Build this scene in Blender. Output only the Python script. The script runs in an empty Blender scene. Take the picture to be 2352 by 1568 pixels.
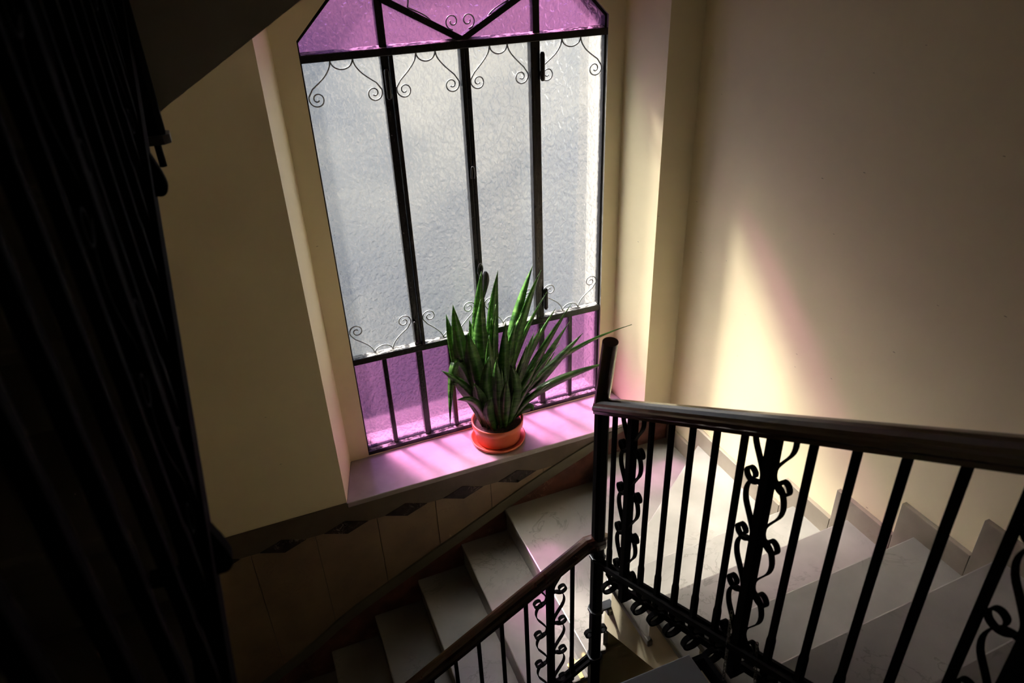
import bpy, math, random
from mathutils import Vector, Matrix

random.seed(7)
scene = bpy.context.scene
C = scene.collection

# ------------------------------------------------------------------ camera
cam_d = bpy.data.cameras.new('camera')
cam = bpy.data.objects.new('camera', cam_d)
C.objects.link(cam)
Rr = Vector((0.926333, -0.374880, -0.037055))
Ru = Vector((0.217855, 0.452867, 0.864552))
Rb = Vector((-0.307322, -0.808935, 0.501175))
m = Matrix((Rr, Ru, Rb)).transposed().to_4x4()
m.translation = Vector((0.0, -2.9, 2.877))
cam.matrix_world = m
cam_d.sensor_width = 36.0
cam_d.lens = 25.014
cam_d.clip_start = 0.02
cam_d.dof.use_dof = True
cam_d.dof.focus_distance = 3.3
cam_d.dof.aperture_fstop = 4.5
scene.camera = cam

# ------------------------------------------------------------------ sky, sun, exposure
world = bpy.data.worlds.new('sky')
scene.world = world
world.use_nodes = True
bg = world.node_tree.nodes['Background']
bg.inputs[0].default_value = (0.62, 0.76, 1.0, 1.0)
bg.inputs[1].default_value = 2.2

sun_d = bpy.data.lights.new('sun', 'SUN')
sun = bpy.data.objects.new('sun', sun_d)
C.objects.link(sun)
sun_dir = Vector((0.40, -0.90, -0.94)).normalized()
sun.rotation_euler = sun_dir.to_track_quat('-Z', 'Y').to_euler()
sun.location = (-4, 9, 12)
sun_d.energy = 44.0
sun_d.angle = math.radians(8.0)
sun_d.color = (1.0, 0.96, 0.90)

vs = scene.view_settings
vs.view_transform = 'Standard'
vs.look = 'None'
vs.gamma = 1.0
vs.use_curve_mapping = False
vs.exposure = 0.10
cy = scene.cycles
cy.use_denoising = True
cy.max_bounces = 7
cy.diffuse_bounces = 4
cy.glossy_bounces = 3
cy.transmission_bounces = 6
cy.transparent_max_bounces = 10
cy.use_adaptive_sampling = True
cy.adaptive_threshold = 0.05
cy.adaptive_min_samples = 24
cy.debug_use_spatial_splits = True
cy.sample_clamp_indirect = 25.0
cy.caustics_reflective = False


# ------------------------------------------------------------------ materials
def new_mat(name):
    mt = bpy.data.materials.new(name)
    mt.use_nodes = True
    nt = mt.node_tree
    return mt, nt, nt.nodes['Principled BSDF']


def N(nt, kind, **kw):
    n = nt.nodes.new(kind)
    for k, v in kw.items():
        if k.startswith('i_'):
            key = k[2:]
            key = int(key) if key.isdigit() else key.replace('_', ' ')
            n.inputs[key].default_value = v
        else:
            setattr(n, k, v)
    return n


def coords(nt, scale=(1, 1, 1)):
    tc = N(nt, 'ShaderNodeNewGeometry')
    mp = N(nt, 'ShaderNodeMapping')
    mp.inputs['Scale'].default_value = scale
    nt.links.new(tc.outputs['Position'], mp.inputs['Vector'])
    return mp.outputs['Vector']


def ramp(nt, fac, stops):
    r = N(nt, 'ShaderNodeValToRGB')
    el = r.color_ramp.elements
    while len(el) < len(stops):
        el.new(0.5)
    for e, (p, c) in zip(el, stops):
        e.position = p
        e.color = (*c, 1.0)
    nt.links.new(fac, r.inputs['Fac'])
    return r.outputs['Color']


def bump(nt, b, fac, strength, dist=0.01):
    bp = N(nt, 'ShaderNodeBump')
    bp.inputs['Strength'].default_value = strength
    bp.inputs['Distance'].default_value = dist
    nt.links.new(fac, bp.inputs['Height'])
    nt.links.new(bp.outputs['Normal'], b.inputs['Normal'])


def plain(name, col, rough=0.5, metal=0.0, noise=0.0, scale=30, coat=0.0, bmp=0.0):
    mt, nt, b = new_mat(name)
    b.inputs['Roughness'].default_value = rough
    b.inputs['Metallic'].default_value = metal
    b.inputs['Coat Weight'].default_value = coat
    b.inputs['Coat Roughness'].default_value = 0.12
    if noise or bmp:
        n = N(nt, 'ShaderNodeTexNoise')
        n.inputs['Scale'].default_value = scale
        n.inputs['Detail'].default_value = 5
        nt.links.new(coords(nt), n.inputs['Vector'])
        lo = tuple(c * (1 - noise) for c in col)
        hi = tuple(min(1, c * (1 + noise)) for c in col)
        nt.links.new(ramp(nt, n.outputs['Fac'], [(0.3, lo), (0.7, hi)]), b.inputs['Base Color'])
        if bmp:
            bump(nt, b, n.outputs['Fac'], bmp, 0.004)
    else:
        b.inputs['Base Color'].default_value = (*col, 1)
    return mt


def wall_paint(name, col):
    mt, nt, b = new_mat(name)
    b.inputs['Roughness'].default_value = 0.5
    v = coords(nt)
    n = N(nt, 'ShaderNodeTexNoise', i_Scale=2.2, i_Detail=3.0, i_Roughness=0.6)
    nt.links.new(v, n.inputs['Vector'])
    base = ramp(nt, n.outputs['Fac'], [(0.3, tuple(c * 0.93 for c in col)), (0.7, col)])
    # short scuff marks
    v2 = coords(nt, (9, 9, 30))
    s = N(nt, 'ShaderNodeTexVoronoi', feature='F1', i_Scale=0.55, i_Randomness=1.0)
    nt.links.new(v2, s.inputs['Vector'])
    sc = ramp(nt, s.outputs['Distance'], [(0.018, (0.25, 0.22, 0.18)), (0.035, (1, 1, 1))])
    mx = N(nt, 'ShaderNodeMix', data_type='RGBA', blend_type='MULTIPLY')
    mx.inputs['Factor'].default_value = 0.75
    nt.links.new(base, mx.inputs[6])
    nt.links.new(sc, mx.inputs[7])
    nt.links.new(mx.outputs[2], b.inputs['Base Color'])
    return mt


def marble(name, light, dark, vein, vein_amt=0.6, scale=4.0, rough=0.28):
    mt, nt, b = new_mat(name)
    b.inputs['Roughness'].default_value = rough
    v = coords(nt)
    n = N(nt, 'ShaderNodeTexNoise', i_Scale=scale, i_Detail=4.0, i_Roughness=0.6)
    nt.links.new(v, n.inputs['Vector'])
    base = ramp(nt, n.outputs['Fac'], [(0.32, dark), (0.62, light)])
    # thin crack-like veins
    w = N(nt, 'ShaderNodeTexNoise', i_Scale=scale * 1.6, i_Detail=5.0, i_Roughness=0.62, i_Distortion=1.0)
    mp = N(nt, 'ShaderNodeMapping')
    mp.inputs['Location'].default_value = (5.3, 1.7, 8.1)
    nt.links.new(v, mp.inputs['Vector'])
    nt.links.new(mp.outputs['Vector'], w.inputs['Vector'])
    vn = ramp(nt, w.outputs['Fac'], [(0.485, (0, 0, 0)), (0.5, (1, 1, 1)), (0.515, (0, 0, 0))])
    # break the veins up so that only some of them show
    k = N(nt, 'ShaderNodeTexNoise', i_Scale=scale * 0.9, i_Detail=1.0)
    nt.links.new(mp.outputs['Vector'], k.inputs['Vector'])
    ks = ramp(nt, k.outputs['Fac'], [(0.5, (0, 0, 0)), (0.62, (1, 1, 1))])
    ml = N(nt, 'ShaderNodeMath', operation='MULTIPLY')
    nt.links.new(vn, ml.inputs[0])
    nt.links.new(ks, ml.inputs[1])
    ml2 = N(nt, 'ShaderNodeMath', operation='MULTIPLY')
    ml2.inputs[1].default_value = vein_amt
    nt.links.new(ml.outputs[0], ml2.inputs[0])
    mx = N(nt, 'ShaderNodeMix', data_type='RGBA')
    nt.links.new(ml2.outputs[0], mx.inputs['Factor'])
    nt.links.new(base, mx.inputs[6])
    mx.inputs[7].default_value = (*vein, 1)
    nt.links.new(mx.outputs[2], b.inputs['Base Color'])
    return mt


def pane_mat(name, tint, clear):
    """hammered glass: part of the light passes straight, part is scattered by the relief"""
    mt = bpy.data.materials.new(name)
    mt.use_nodes = True
    nt = mt.node_tree
    nt.nodes.clear()
    out = N(nt, 'ShaderNodeOutputMaterial')
    v = coords(nt, (1, 1, 0.8))
    n = N(nt, 'ShaderNodeTexNoise', i_Scale=46.0, i_Detail=1.0, i_Roughness=0.45, i_Distortion=0.7)
    nt.links.new(v, n.inputs['Vector'])
    bp = N(nt, 'ShaderNodeBump')
    bp.inputs['Strength'].default_value = 1.0
    bp.inputs['Distance'].default_value = 0.024
    # relief on the room side only, the outer face is smooth
    sp = N(nt, 'ShaderNodeSeparateXYZ')
    nt.links.new(coords(nt), sp.inputs[0])
    lt = N(nt, 'ShaderNodeMath', operation='LESS_THAN')
    lt.inputs[1].default_value = 0.3585
    nt.links.new(sp.outputs['Y'], lt.inputs[0])
    mu = N(nt, 'ShaderNodeMath', operation='MULTIPLY')
    nt.links.new(lt.outputs[0], mu.inputs[0])
    nt.links.new(n.outputs['Fac'], mu.inputs[1])
    nt.links.new(mu.outputs[0], bp.inputs['Height'])
    tr = N(nt, 'ShaderNodeBsdfTransparent')
    tr.inputs['Color'].default_value = (*tint, 1)
    rf = N(nt, 'ShaderNodeBsdfRefraction')
    rf.inputs['Color'].default_value = (*tint, 1)
    rf.inputs['Roughness'].default_value = 0.17
    rf.inputs['IOR'].default_value = 1.40
    nt.links.new(bp.outputs['Normal'], rf.inputs['Normal'])
    gl = N(nt, 'ShaderNodeBsdfGlossy')
    gl.inputs['Roughness'].default_value = 0.15
    gl.inputs['Color'].default_value = (1, 1, 1, 1)
    nt.links.new(bp.outputs['Normal'], gl.inputs['Normal'])
    ts = N(nt, 'ShaderNodeBsdfTranslucent')
    ts.inputs['Color'].default_value = (*tint, 1)
    nt.links.new(bp.outputs['Normal'], ts.inputs['Normal'])
    m0 = N(nt, 'ShaderNodeMixShader')
    m0.inputs[0].default_value = 0.02
    nt.links.new(rf.outputs[0], m0.inputs[1])
    nt.links.new(ts.outputs[0], m0.inputs[2])
    m1 = N(nt, 'ShaderNodeMixShader')
    m1.inputs[0].default_value = clear
    nt.links.new(m0.outputs[0], m1.inputs[1])
    nt.links.new(tr.outputs[0], m1.inputs[2])
    m2 = N(nt, 'ShaderNodeMixShader')
    m2.inputs[0].default_value = 0.04
    nt.links.new(m1.outputs[0], m2.inputs[1])
    nt.links.new(gl.outputs[0], m2.inputs[2])
    nt.links.new(m2.outputs[0], out.inputs['Surface'])
    return mt


def leaf_mat():
    mt, nt, b = new_mat('leaf')
    b.inputs['Roughness'].default_value = 0.35
    b.inputs['Subsurface Weight'].default_value = 0.0
    v = coords(nt, (14, 14, 55))
    n = N(nt, 'ShaderNodeTexNoise', i_Scale=1.0, i_Detail=4.0, i_Roughness=0.6, i_Distortion=0.4)
    nt.links.new(v, n.inputs['Vector'])
    col = ramp(nt, n.outputs['Fac'], [(0.36, (0.012, 0.035, 0.010)), (0.52, (0.045, 0.13, 0.022)), (0.68, (0.12, 0.22, 0.06))])
    nt.links.new(col, b.inputs['Base Color'])
    tl = N(nt, 'ShaderNodeBsdfTranslucent')
    tl.inputs['Color'].default_value = (0.10, 0.26, 0.02, 1)
    mx = N(nt, 'ShaderNodeMixShader')
    mx.inputs[0].default_value = 0.22
    out = nt.nodes['Material Output']
    nt.links.new(b.outputs[0], mx.inputs[1])
    nt.links.new(tl.outputs[0], mx.inputs[2])
    nt.links.new(mx.outputs[0], out.inputs['Surface'])
    return mt


def wood_mat():
    mt, nt, b = new_mat('mahogany')
    b.inputs['Roughness'].default_value = 0.22
    b.inputs['Coat Weight'].default_value = 0.6
    b.inputs['Coat Roughness'].default_value = 0.1
    v = coords(nt, (30, 4, 30))
    n = N(nt, 'ShaderNodeTexNoise', i_Scale=1.0, i_Detail=5.0, i_Distortion=1.0)
    nt.links.new(v, n.inputs['Vector'])
    nt.links.new(ramp(nt, n.outputs['Fac'], [(0.35, (0.016, 0.006, 0.005)), (0.7, (0.055, 0.016, 0.010))]), b.inputs['Base Color'])
    return mt


M = {}
M['paint'] = wall_paint('yellow_wall_paint', (0.82, 0.725, 0.475))
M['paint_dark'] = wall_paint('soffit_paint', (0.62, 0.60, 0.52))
M['cream'] = plain('cream_plaster', (0.62, 0.55, 0.38), 0.6, noise=0.05, scale=6)
M['tread'] = marble('stair_marble', (0.235, 0.222, 0.196), (0.165, 0.157, 0.138), (0.06, 0.05, 0.04), 0.5, 2.4, 0.30)
M['skirt'] = marble('skirting_marble', (0.25, 0.21, 0.16), (0.19, 0.16, 0.12), (0.2, 0.15, 0.1), 0.4, 5, 0.35)
M['sill'] = marble('sill_marble', (0.36, 0.315, 0.305), (0.30, 0.26, 0.25), (0.3, 0.22, 0.2), 0.3, 6, 0.22)
M['dado'] = marble('beige_dado_marble', (0.27, 0.19, 0.115), (0.20, 0.14, 0.09), (0.16, 0.09, 0.06), 0.6, 5, 0.3)
M['capband'] = marble('brown_band_marble', (0.13, 0.10, 0.065), (0.10, 0.075, 0.05), (0.08, 0.06, 0.04), 0.4, 7, 0.3)
M['diamond'] = marble('black_veined_marble', (0.05, 0.035, 0.03), (0.02, 0.014, 0.013), (0.42, 0.34, 0.28), 0.9, 14, 0.25)
M['greyband'] = marble('grey_green_marble', (0.14, 0.125, 0.085), (0.11, 0.10, 0.07), (0.1, 0.08, 0.06), 0.3, 6, 0.3)
M['red'] = marble('red_marble', (0.16, 0.06, 0.04), (0.07, 0.028, 0.022), (0.40, 0.26, 0.18), 0.7, 9, 0.3)
M['iron'] = plain('black_iron', (0.0045, 0.0045, 0.005), 0.8, 0.0, noise=0.25, scale=40)
M['frame'] = plain('black_window_iron', (0.012, 0.011, 0.012), 0.25, 0.0, noise=0.3, scale=60, bmp=0.3)
for k_, s_ in (('iron', 0.04), ('frame', 0.5)):
    M[k_].node_tree.nodes['Principled BSDF'].inputs['Specular IOR Level'].default_value = s_
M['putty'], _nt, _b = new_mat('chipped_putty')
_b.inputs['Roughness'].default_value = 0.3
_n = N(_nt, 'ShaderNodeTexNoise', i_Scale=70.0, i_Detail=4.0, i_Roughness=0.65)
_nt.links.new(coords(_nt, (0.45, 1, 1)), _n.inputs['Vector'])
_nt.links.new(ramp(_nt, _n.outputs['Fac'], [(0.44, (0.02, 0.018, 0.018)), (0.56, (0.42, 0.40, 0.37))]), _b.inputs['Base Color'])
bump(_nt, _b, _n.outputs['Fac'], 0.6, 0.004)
M['iron_worn'] = plain('worn_iron', (0.022, 0.024, 0.028), 0.32, 0.3, noise=0.2, scale=50)
M['wire'] = plain('scroll_iron', (0.40, 0.42, 0.44), 0.32, 0.3)
M['wood'] = wood_mat()
M['terracotta'] = plain('terracotta_plastic', (0.62, 0.135, 0.06), 0.42, noise=0.06, scale=12)
M['soil'] = plain('soil', (0.05, 0.03, 0.018), 0.9, noise=0.5, scale=90, bmp=0.6)
M['leaf'] = leaf_mat()
M['clear'] = pane_mat('hammered_clear_glass', (0.96, 0.955, 0.95), 0.56)
M['violet'] = pane_mat('hammered_violet_glass', (0.78, 0.48, 0.73), 0.58)
M['brass'] = plain('brass', (0.78, 0.60, 0.26), 0.28, 1.0)
M['steel'] = plain('grey_steel', (0.20, 0.21, 0.23), 0.32, 0.6)
M['chain'] = plain('chain_steel', (0.16, 0.15, 0.14), 0.35, 0.9)
M['facade'], _nt, _b = new_mat('facade_plaster')
_b.inputs['Roughness'].default_value = 0.85
_n = N(_nt, 'ShaderNodeTexNoise', i_Scale=0.42, i_Detail=1.5, i_Distortion=0.5)
_nt.links.new(coords(_nt, (0.8, 1, 1)), _n.inputs['Vector'])
_nt.links.new(ramp(_nt, _n.outputs['Fac'], [(0.36, (0.07, 0.09, 0.13)), (0.50, (0.20, 0.20, 0.195)), (0.62, (0.38, 0.35, 0.30))]), _b.inputs['Base Color'])
M['facade2'] = plain('facade_shutter', (0.20, 0.25, 0.32), 0.5)
M['paving'] = plain('courtyard_paving', (0.15, 0.145, 0.14), 0.9, noise=0.1, scale=2)
M['wing'] = plain('bounce_wing_render', (0.74, 0.72, 0.68), 0.8, noise=0.05, scale=1.5)  # pale surface of the wing added as a sunlight reflector
M['outer'] = plain('outer_render', (0.22, 0.21, 0.19), 0.8, noise=0.06, scale=8)


# ------------------------------------------------------------------ mesh helpers
class MB:
    def __init__(self):
        self.v, self.f = [], []

    def add(self, vs_, fs):
        o = len(self.v)
        self.v += [Vector(p) for p in vs_]
        self.f += [tuple(i + o for i in f) for f in fs]
        return self

    def box(self, a, b):
        x0, y0, z0 = (min(a[i], b[i]) for i in range(3))
        x1, y1, z1 = (max(a[i], b[i]) for i in range(3))
        return self.add([(x0, y0, z0), (x1, y0, z0), (x1, y1, z0), (x0, y1, z0), (x0, y0, z1), (x1, y0, z1), (x1, y1, z1), (x0, y1, z1)],
                        [(0, 3, 2, 1), (4, 5, 6, 7), (0, 1, 5, 4), (1, 2, 6, 5), (2, 3, 7, 6), (3, 0, 4, 7)])

    def prism(self, poly, axis, a, b):
        """extrude a 2-D polygon along an axis: axis z takes (x,y), y takes (x,z), x takes (y,z)"""
        def P(p, t):
            return {'z': (p[0], p[1], t), 'y': (p[0], t, p[1]), 'x': (t, p[0], p[1])}[axis]
        n = len(poly)
        vs_ = [P(p, a) for p in poly] + [P(p, b) for p in poly]
        fs = [tuple(range(n)), tuple(range(2 * n - 1, n - 1, -1))]
        fs += [(i, i + n, (i + 1) % n + n, (i + 1) % n) for i in range(n)]
        return self.add(vs_, fs)

    def loft(self, rings, closed=True, caps=True):
        n = len(rings[0])
        vs_ = [p for r in rings for p in r]
        fs = []
        for k in range(len(rings) - 1):
            for i in range(n if closed else n - 1):
                j = (i + 1) % n
                fs.append((k * n + i, k * n + j, (k + 1) * n + j, (k + 1) * n + i))
        if caps and closed:
            fs.append(tuple(range(n - 1, -1, -1)))
            fs.append(tuple(range((len(rings) - 1) * n, len(rings) * n)))
        return self.add(vs_, fs)

    def tube(self, pts, r, sides=6, caps=True):
        pts = [Vector(p) for p in pts]
        rings = []
        ref = None
        for i, p in enumerate(pts):
            t = (pts[min(i + 1, len(pts) - 1)] - pts[max(i - 1, 0)]).normalized()
            if ref is None:
                ref = Vector((0, 0, 1)) if abs(t.z) < 0.9 else Vector((0, 1, 0))
                ref = (ref - t * ref.dot(t)).normalized()
            ref = (ref - t * ref.dot(t)).normalized()
            s = t.cross(ref)
            rr = r[i] if isinstance(r, (list, tuple)) else r
            rings.append([p + (ref * math.cos(2 * math.pi * k / sides) + s * math.sin(2 * math.pi * k / sides)) * rr for k in range(sides)])
        return self.loft(rings, True, caps)

    def ribbon(self, pts2, thick, wid, place):
        """flat bar following a 2-D path; place(a, b, w) gives the 3-D point, w across the bar"""
        rings = []
        for i, p in enumerate(pts2):
            q0, q1 = pts2[max(i - 1, 0)], pts2[min(i + 1, len(pts2) - 1)]
            tx, ty = q1[0] - q0[0], q1[1] - q0[1]
            l = math.hypot(tx, ty) or 1
            nx, ny = -ty / l * thick / 2, tx / l * thick / 2
            rings.append([place(p[0] + nx, p[1] + ny, -wid / 2), place(p[0] + nx, p[1] + ny, wid / 2),
                          place(p[0] - nx, p[1] - ny, wid / 2), place(p[0] - nx, p[1] - ny, -wid / 2)])
        return self.loft(rings)

    def lathe(self, prof, c, seg=32):
        rings = []
        for r, z in prof:
            rings.append([(c[0] + r * math.cos(2 * math.pi * k / seg), c[1] + r * math.sin(2 * math.pi * k / seg), c[2] + z) for k in range(seg)])
        n = seg
        vs_ = [p for r in rings for p in r]
        fs = []
        for k in range(len(rings) - 1):
            for i in range(n):
                j = (i + 1) % n
                fs.append((k * n + i, k * n + j, (k + 1) * n + j, (k + 1) * n + i))
        return self.add(vs_, fs)

    def mesh(self, name, mat, off=Vector((0, 0, 0)), smooth=False):
        me = bpy.data.meshes.new(name)
        me.from_pydata([tuple(p - off) for p in self.v], [], self.f)
        import bmesh
        bm = bmesh.new()
        bm.from_mesh(me)
        bmesh.ops.recalc_face_normals(bm, faces=bm.faces)
        bm.to_mesh(me)
        bm.free()
        me.materials.append(M[mat])
        if smooth:
            for p in me.polygons:
                p.use_smooth = True
        return me

    def build(self, name, mat, parent=None, smooth=False, bevel=0.0):
        off = Vector((0, 0, 0))
        q = parent
        while q is not None:
            off += q.location
            q = q.parent
        o = bpy.data.objects.new(name, self.mesh(name, mat, off, smooth))
        C.objects.link(o)
        o.parent = parent
        if bevel:
            b = o.modifiers.new('bevel', 'BEVEL')
            b.width = bevel
            b.segments = 2
            b.limit_method = 'ANGLE'
        return o


def tag(o, label=None, cat=None, group=None, kind=None):
    if label:
        o['label'] = label
    if cat:
        o['category'] = cat
    if group:
        o['group'] = group
    if kind:
        o['kind'] = kind
    return o


def empty(name, loc, label=None, cat=None, group=None, kind=None):
    o = bpy.data.objects.new(name, None)
    C.objects.link(o)
    o.location = loc
    o.empty_display_size = 0.05
    return tag(o, label, cat, group, kind)


def copy_part(src, parent, dloc=(0, 0, 0)):
    o = src.copy()
    C.objects.link(o)
    o.parent = parent
    o.location = src.location + Vector(dloc)
    return o


def smooth_path(pts, sub=4):
    """Catmull-Rom through the points"""
    out = []
    n = len(pts)
    for i in range(n - 1):
        p0, p1, p2, p3 = pts[max(i - 1, 0)], pts[i], pts[i + 1], pts[min(i + 2, n - 1)]
        for k in range(sub):
            t = k / sub
            out.append(tuple(0.5 * (2 * b + (c - a) * t + (2 * a - 5 * b + 4 * c - d) * t * t + (-a + 3 * b - 3 * c + d) * t ** 3)
                             for a, b, c, d in zip(p0, p1, p2, p3)))
    out.append(tuple(pts[-1]))
    return out


# ------------------------------------------------------------------ the room
XR = 2.088          # right wall
XL = -1.22          # left wall
YB = -4.15          # wall behind the camera
ZB, ZT = -2.6, 5.6  # bottom and top of the stairwell
SILL = 0.365
RISE = 0.168

# window wall: face at y=0, splayed niche, window plane further out
NX0, NX1, NZT = 0.157, 1.908, 2.92          # niche, room side
BX0, BX1, BZT, BY = 0.238, 1.868, 2.86, 0.318  # niche, window side
OCT = [(0.342, 0.372), (1.777, 0.372), (1.777, 2.515), (1.53, 2.765), (0.59, 2.765), (0.342, 2.515)]
w = MB()
w.add([(XL, 0, ZB), (NX0, 0, ZB), (NX0, 0, ZT), (XL, 0, ZT)], [(0, 1, 2, 3)])
w.add([(NX1, 0, ZB), (XR, 0, ZB), (XR, 0, ZT), (NX1, 0, ZT)], [(0, 1, 2, 3)])
w.add([(NX0, 0, ZB), (NX1, 0, ZB), (NX1, 0, SILL - 0.03), (NX0, 0, SILL - 0.03)], [(0, 1, 2, 3)])
w.add([(NX0, 0, NZT), (NX1, 0, NZT), (NX1, 0, ZT), (NX0, 0, ZT)], [(0, 1, 2, 3)])
zb = SILL - 0.03
fr = [(NX0, 0, zb), (NX1, 0, zb), (NX1, 0, NZT), (NX0, 0, NZT)]
bk = [(BX0, BY, zb), (BX1, BY, zb), (BX1, BY, BZT), (BX0, BY, BZT)]
w.add(fr + bk, [(0, 1, 5, 4), (1, 2, 6, 5), (2, 3, 7, 6), (3, 0, 4, 7)])
oc = [(x, BY, z) for x, z in OCT]
oe = [(x, 0.515, z) for x, z in OCT]
w.add(bk + oc, [(0, 1, 5, 4), (1, 2, 6, 5), (2, 7, 6), (2, 3, 8, 7), (3, 9, 8), (3, 0, 4, 9)])
wall_window = w.build('wall_window', 'paint')
tag(wall_window, 'yellow painted wall holding the tall iron window', kind='structure')
ow = MB()
n = 6
ow.add([(x, 0.385, z) for x, z in OCT] + oe, [(i, (i + 1) % n, (i + 1) % n + n, i + n) for i in range(n)])
ow.add([(x, BY, z) for x, z in OCT] + [(x, 0.385, z) for x, z in OCT], [(i, (i + 1) % n, (i + 1) % n + n, i + n) for i in range(n)])
o = ow.build('outer_reveal', 'outer', wall_window)

o = MB().add([(XR, 0.0, ZB), (XR, YB, ZB), (XR, YB, ZT), (XR, 0.0, ZT)], [(0, 1, 2, 3)]).build('wall_right', 'paint')
tag(o, 'yellow wall on the right catching the sunlight', kind='structure')
o = MB().add([(XL, 0.0, ZB), (XL, YB, ZB), (XL, YB, ZT), (XL, 0.0, ZT)], [(0, 1, 2, 3)]).build('wall_left', 'paint')
tag(o, 'dark wall behind the left flight', kind='structure')
o = MB().add([(XL, YB, ZB), (XR, YB, ZB), (XR, YB, ZT), (XL, YB, ZT)], [(0, 1, 2, 3)]).build('wall_back', 'paint')
tag(o, 'wall behind the landing', kind='structure')
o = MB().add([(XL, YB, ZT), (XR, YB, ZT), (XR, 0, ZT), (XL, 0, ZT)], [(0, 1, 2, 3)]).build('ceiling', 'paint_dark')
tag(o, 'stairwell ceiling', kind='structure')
o = MB().add([(XL, YB, ZB), (XR, YB, ZB), (XR, 0, ZB), (XL, 0, ZB)], [(0, 1, 2, 3)]).build('floor', 'tread')
tag(o, 'floor at the bottom of the stairwell', kind='structure')
o = MB().box((XL, YB, 1.19), (XR, -2.93, 1.512)).build('floor_landing', 'tread')
tag(o, 'landing behind the viewer', kind='structure')

# ------------------------------------------------------------------ flights of stairs
TK = 0.032   # slab thickness


def tread(poly, z, parent, mat='tread'):
    return MB().prism(poly, 'z', z - TK, z).build('tread', mat, parent, bevel=0.006)


# --- flight under the window (falls to the left)
TX = 0.2745
f1 = empty('stair_flight', (0.4, -0.5, -0.7), 'pale marble flight falling to the left below the window', 'stairs')
nx = [1.006 - TX * k for k in range(0, 7)]
for k in range(1, 7):
    z = -RISE * k
    tread([(nx[k], -0.001), (nx[k], -1.047), (nx[k - 1] + 0.05, -1.047), (nx[k - 1] + 0.05, -0.001)], z, f1)
for k in range(0, 6):
    z = -RISE * k
    MB().box((nx[k] + 0.010, -1.035, z - RISE), (nx[k] + 0.047, -0.002, z - TK)).build('riser', 'tread', f1)
prof = [(1.05, -0.2)]
for k in range(1, 7):
    prof += [(nx[k - 1] + 0.03, -RISE * k - TK), (nx[k] + 0.03, -RISE * k - TK)]
prof += [(nx[6] + 0.03, -1.6), (-0.45, -1.25), (1.05, -0.40)]
MB().prism(prof, 'y', -1.03, -0.003).build('stair_body', 'cream', f1)
# corner quarter at the bottom of that flight
tread([(XL + .002, -0.002), (XL + .002, -1.06), (nx[6] + 0.05, -1.047), (nx[6] + 0.05, -0.002)], -RISE * 7, f1)

# --- winders and the flight along the right wall (rises towards the viewer)
XE = 1.066
f2 = empty('stair_flight', (1.6, -1.2, 0.0), 'pale marble winding flight rising along the sunlit right wall', 'stairs')
ny = [(-1.053 - 0.288 * k) for k in range(0, 7)]
SK = 0.027
A1w, Bw = (1.64, -0.002), (XR - 0.002, -0.310)
HUB = (XE, -1.02)
tread([(1.006, -0.002), (1.006, -1.047), (XE + 0.03, -1.06), (1.70, -0.002)], 0.0, f2)
tread([A1w, (XE, -1.03), (XE + 0.02, -1.08), (XR - 0.002, -0.36), (XR - 0.002, -0.002)], RISE, f2)
tread([Bw, (XE, -1.038), (XE, -1.115), (XR - 0.002, -1.10)], 2 * RISE, f2)
for k in range(0, 6):
    z = RISE * (3 + k)
    tread([(XR - 0.002, ny[k]), (XE, ny[k] - SK), (XE, ny[k + 1] - SK - 0.05), (XR - 0.002, ny[k + 1] - 0.05)], z, f2)
    MB().prism([(XR - 0.002, ny[k] - 0.022), (1.09, ny[k] - SK - 0.022), (1.09, ny[k] - SK - 0.045), (XR - 0.002, ny[k] - 0.045)], 'z', z - RISE, z - TK).build('riser', 'tread', f2)
# winder risers
MB().prism([(A1w[0] + .03, -0.003), (XE + .03, -1.03), (XE + .055, -1.03), (A1w[0] + .055, -0.003)], 'z', 0.0, RISE - TK).build('riser', 'tread', f2)
MB().prism([(XR - .003, -.34), (XE + .03, -1.055), (XE + .05, -1.07), (XR - .003, -.365)], 'z', RISE, 2 * RISE - TK).build('riser', 'tread', f2)
# stair body with its plastered side and sloping underside
prof = [(-1.05, 2 * RISE - TK)]
for k in range(0, 7):
    zt = RISE * (2 + k) - TK
    prof += [(ny[k] - 0.05, zt), (ny[k] - 0.05, zt + RISE)]
prof += [(-3.0, RISE * 9 - TK), (-3.0, 1.19), (-2.9, 1.19), (-1.07, 0.155), (-1.05, 0.155)]
MB().prism(prof, 'x', 1.086, XR - 0.004).build('stair_body', 'cream', f2)
MB().prism([(1.04, -0.004), (1.04, -1.03), (1.086, -1.05), (XR - 0.004, -1.05), (XR - 0.004, -0.004)], 'z', -0.40, -TK).build('stair_body', 'cream', f2)
MB().prism([(1.70, -0.004), (1.12, -1.03), (XR - 0.004, -1.04), (XR - 0.004, -0.004)], 'z', -TK, RISE - TK).build('stair_body', 'cream', f2)
MB().prism([(XR - .004, -.37), (1.10, -1.04), (1.10, -1.06), (XR - 0.004, -1.06)], 'z', RISE - TK, 2 * RISE - TK).build('stair_body', 'cream', f2)

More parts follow.
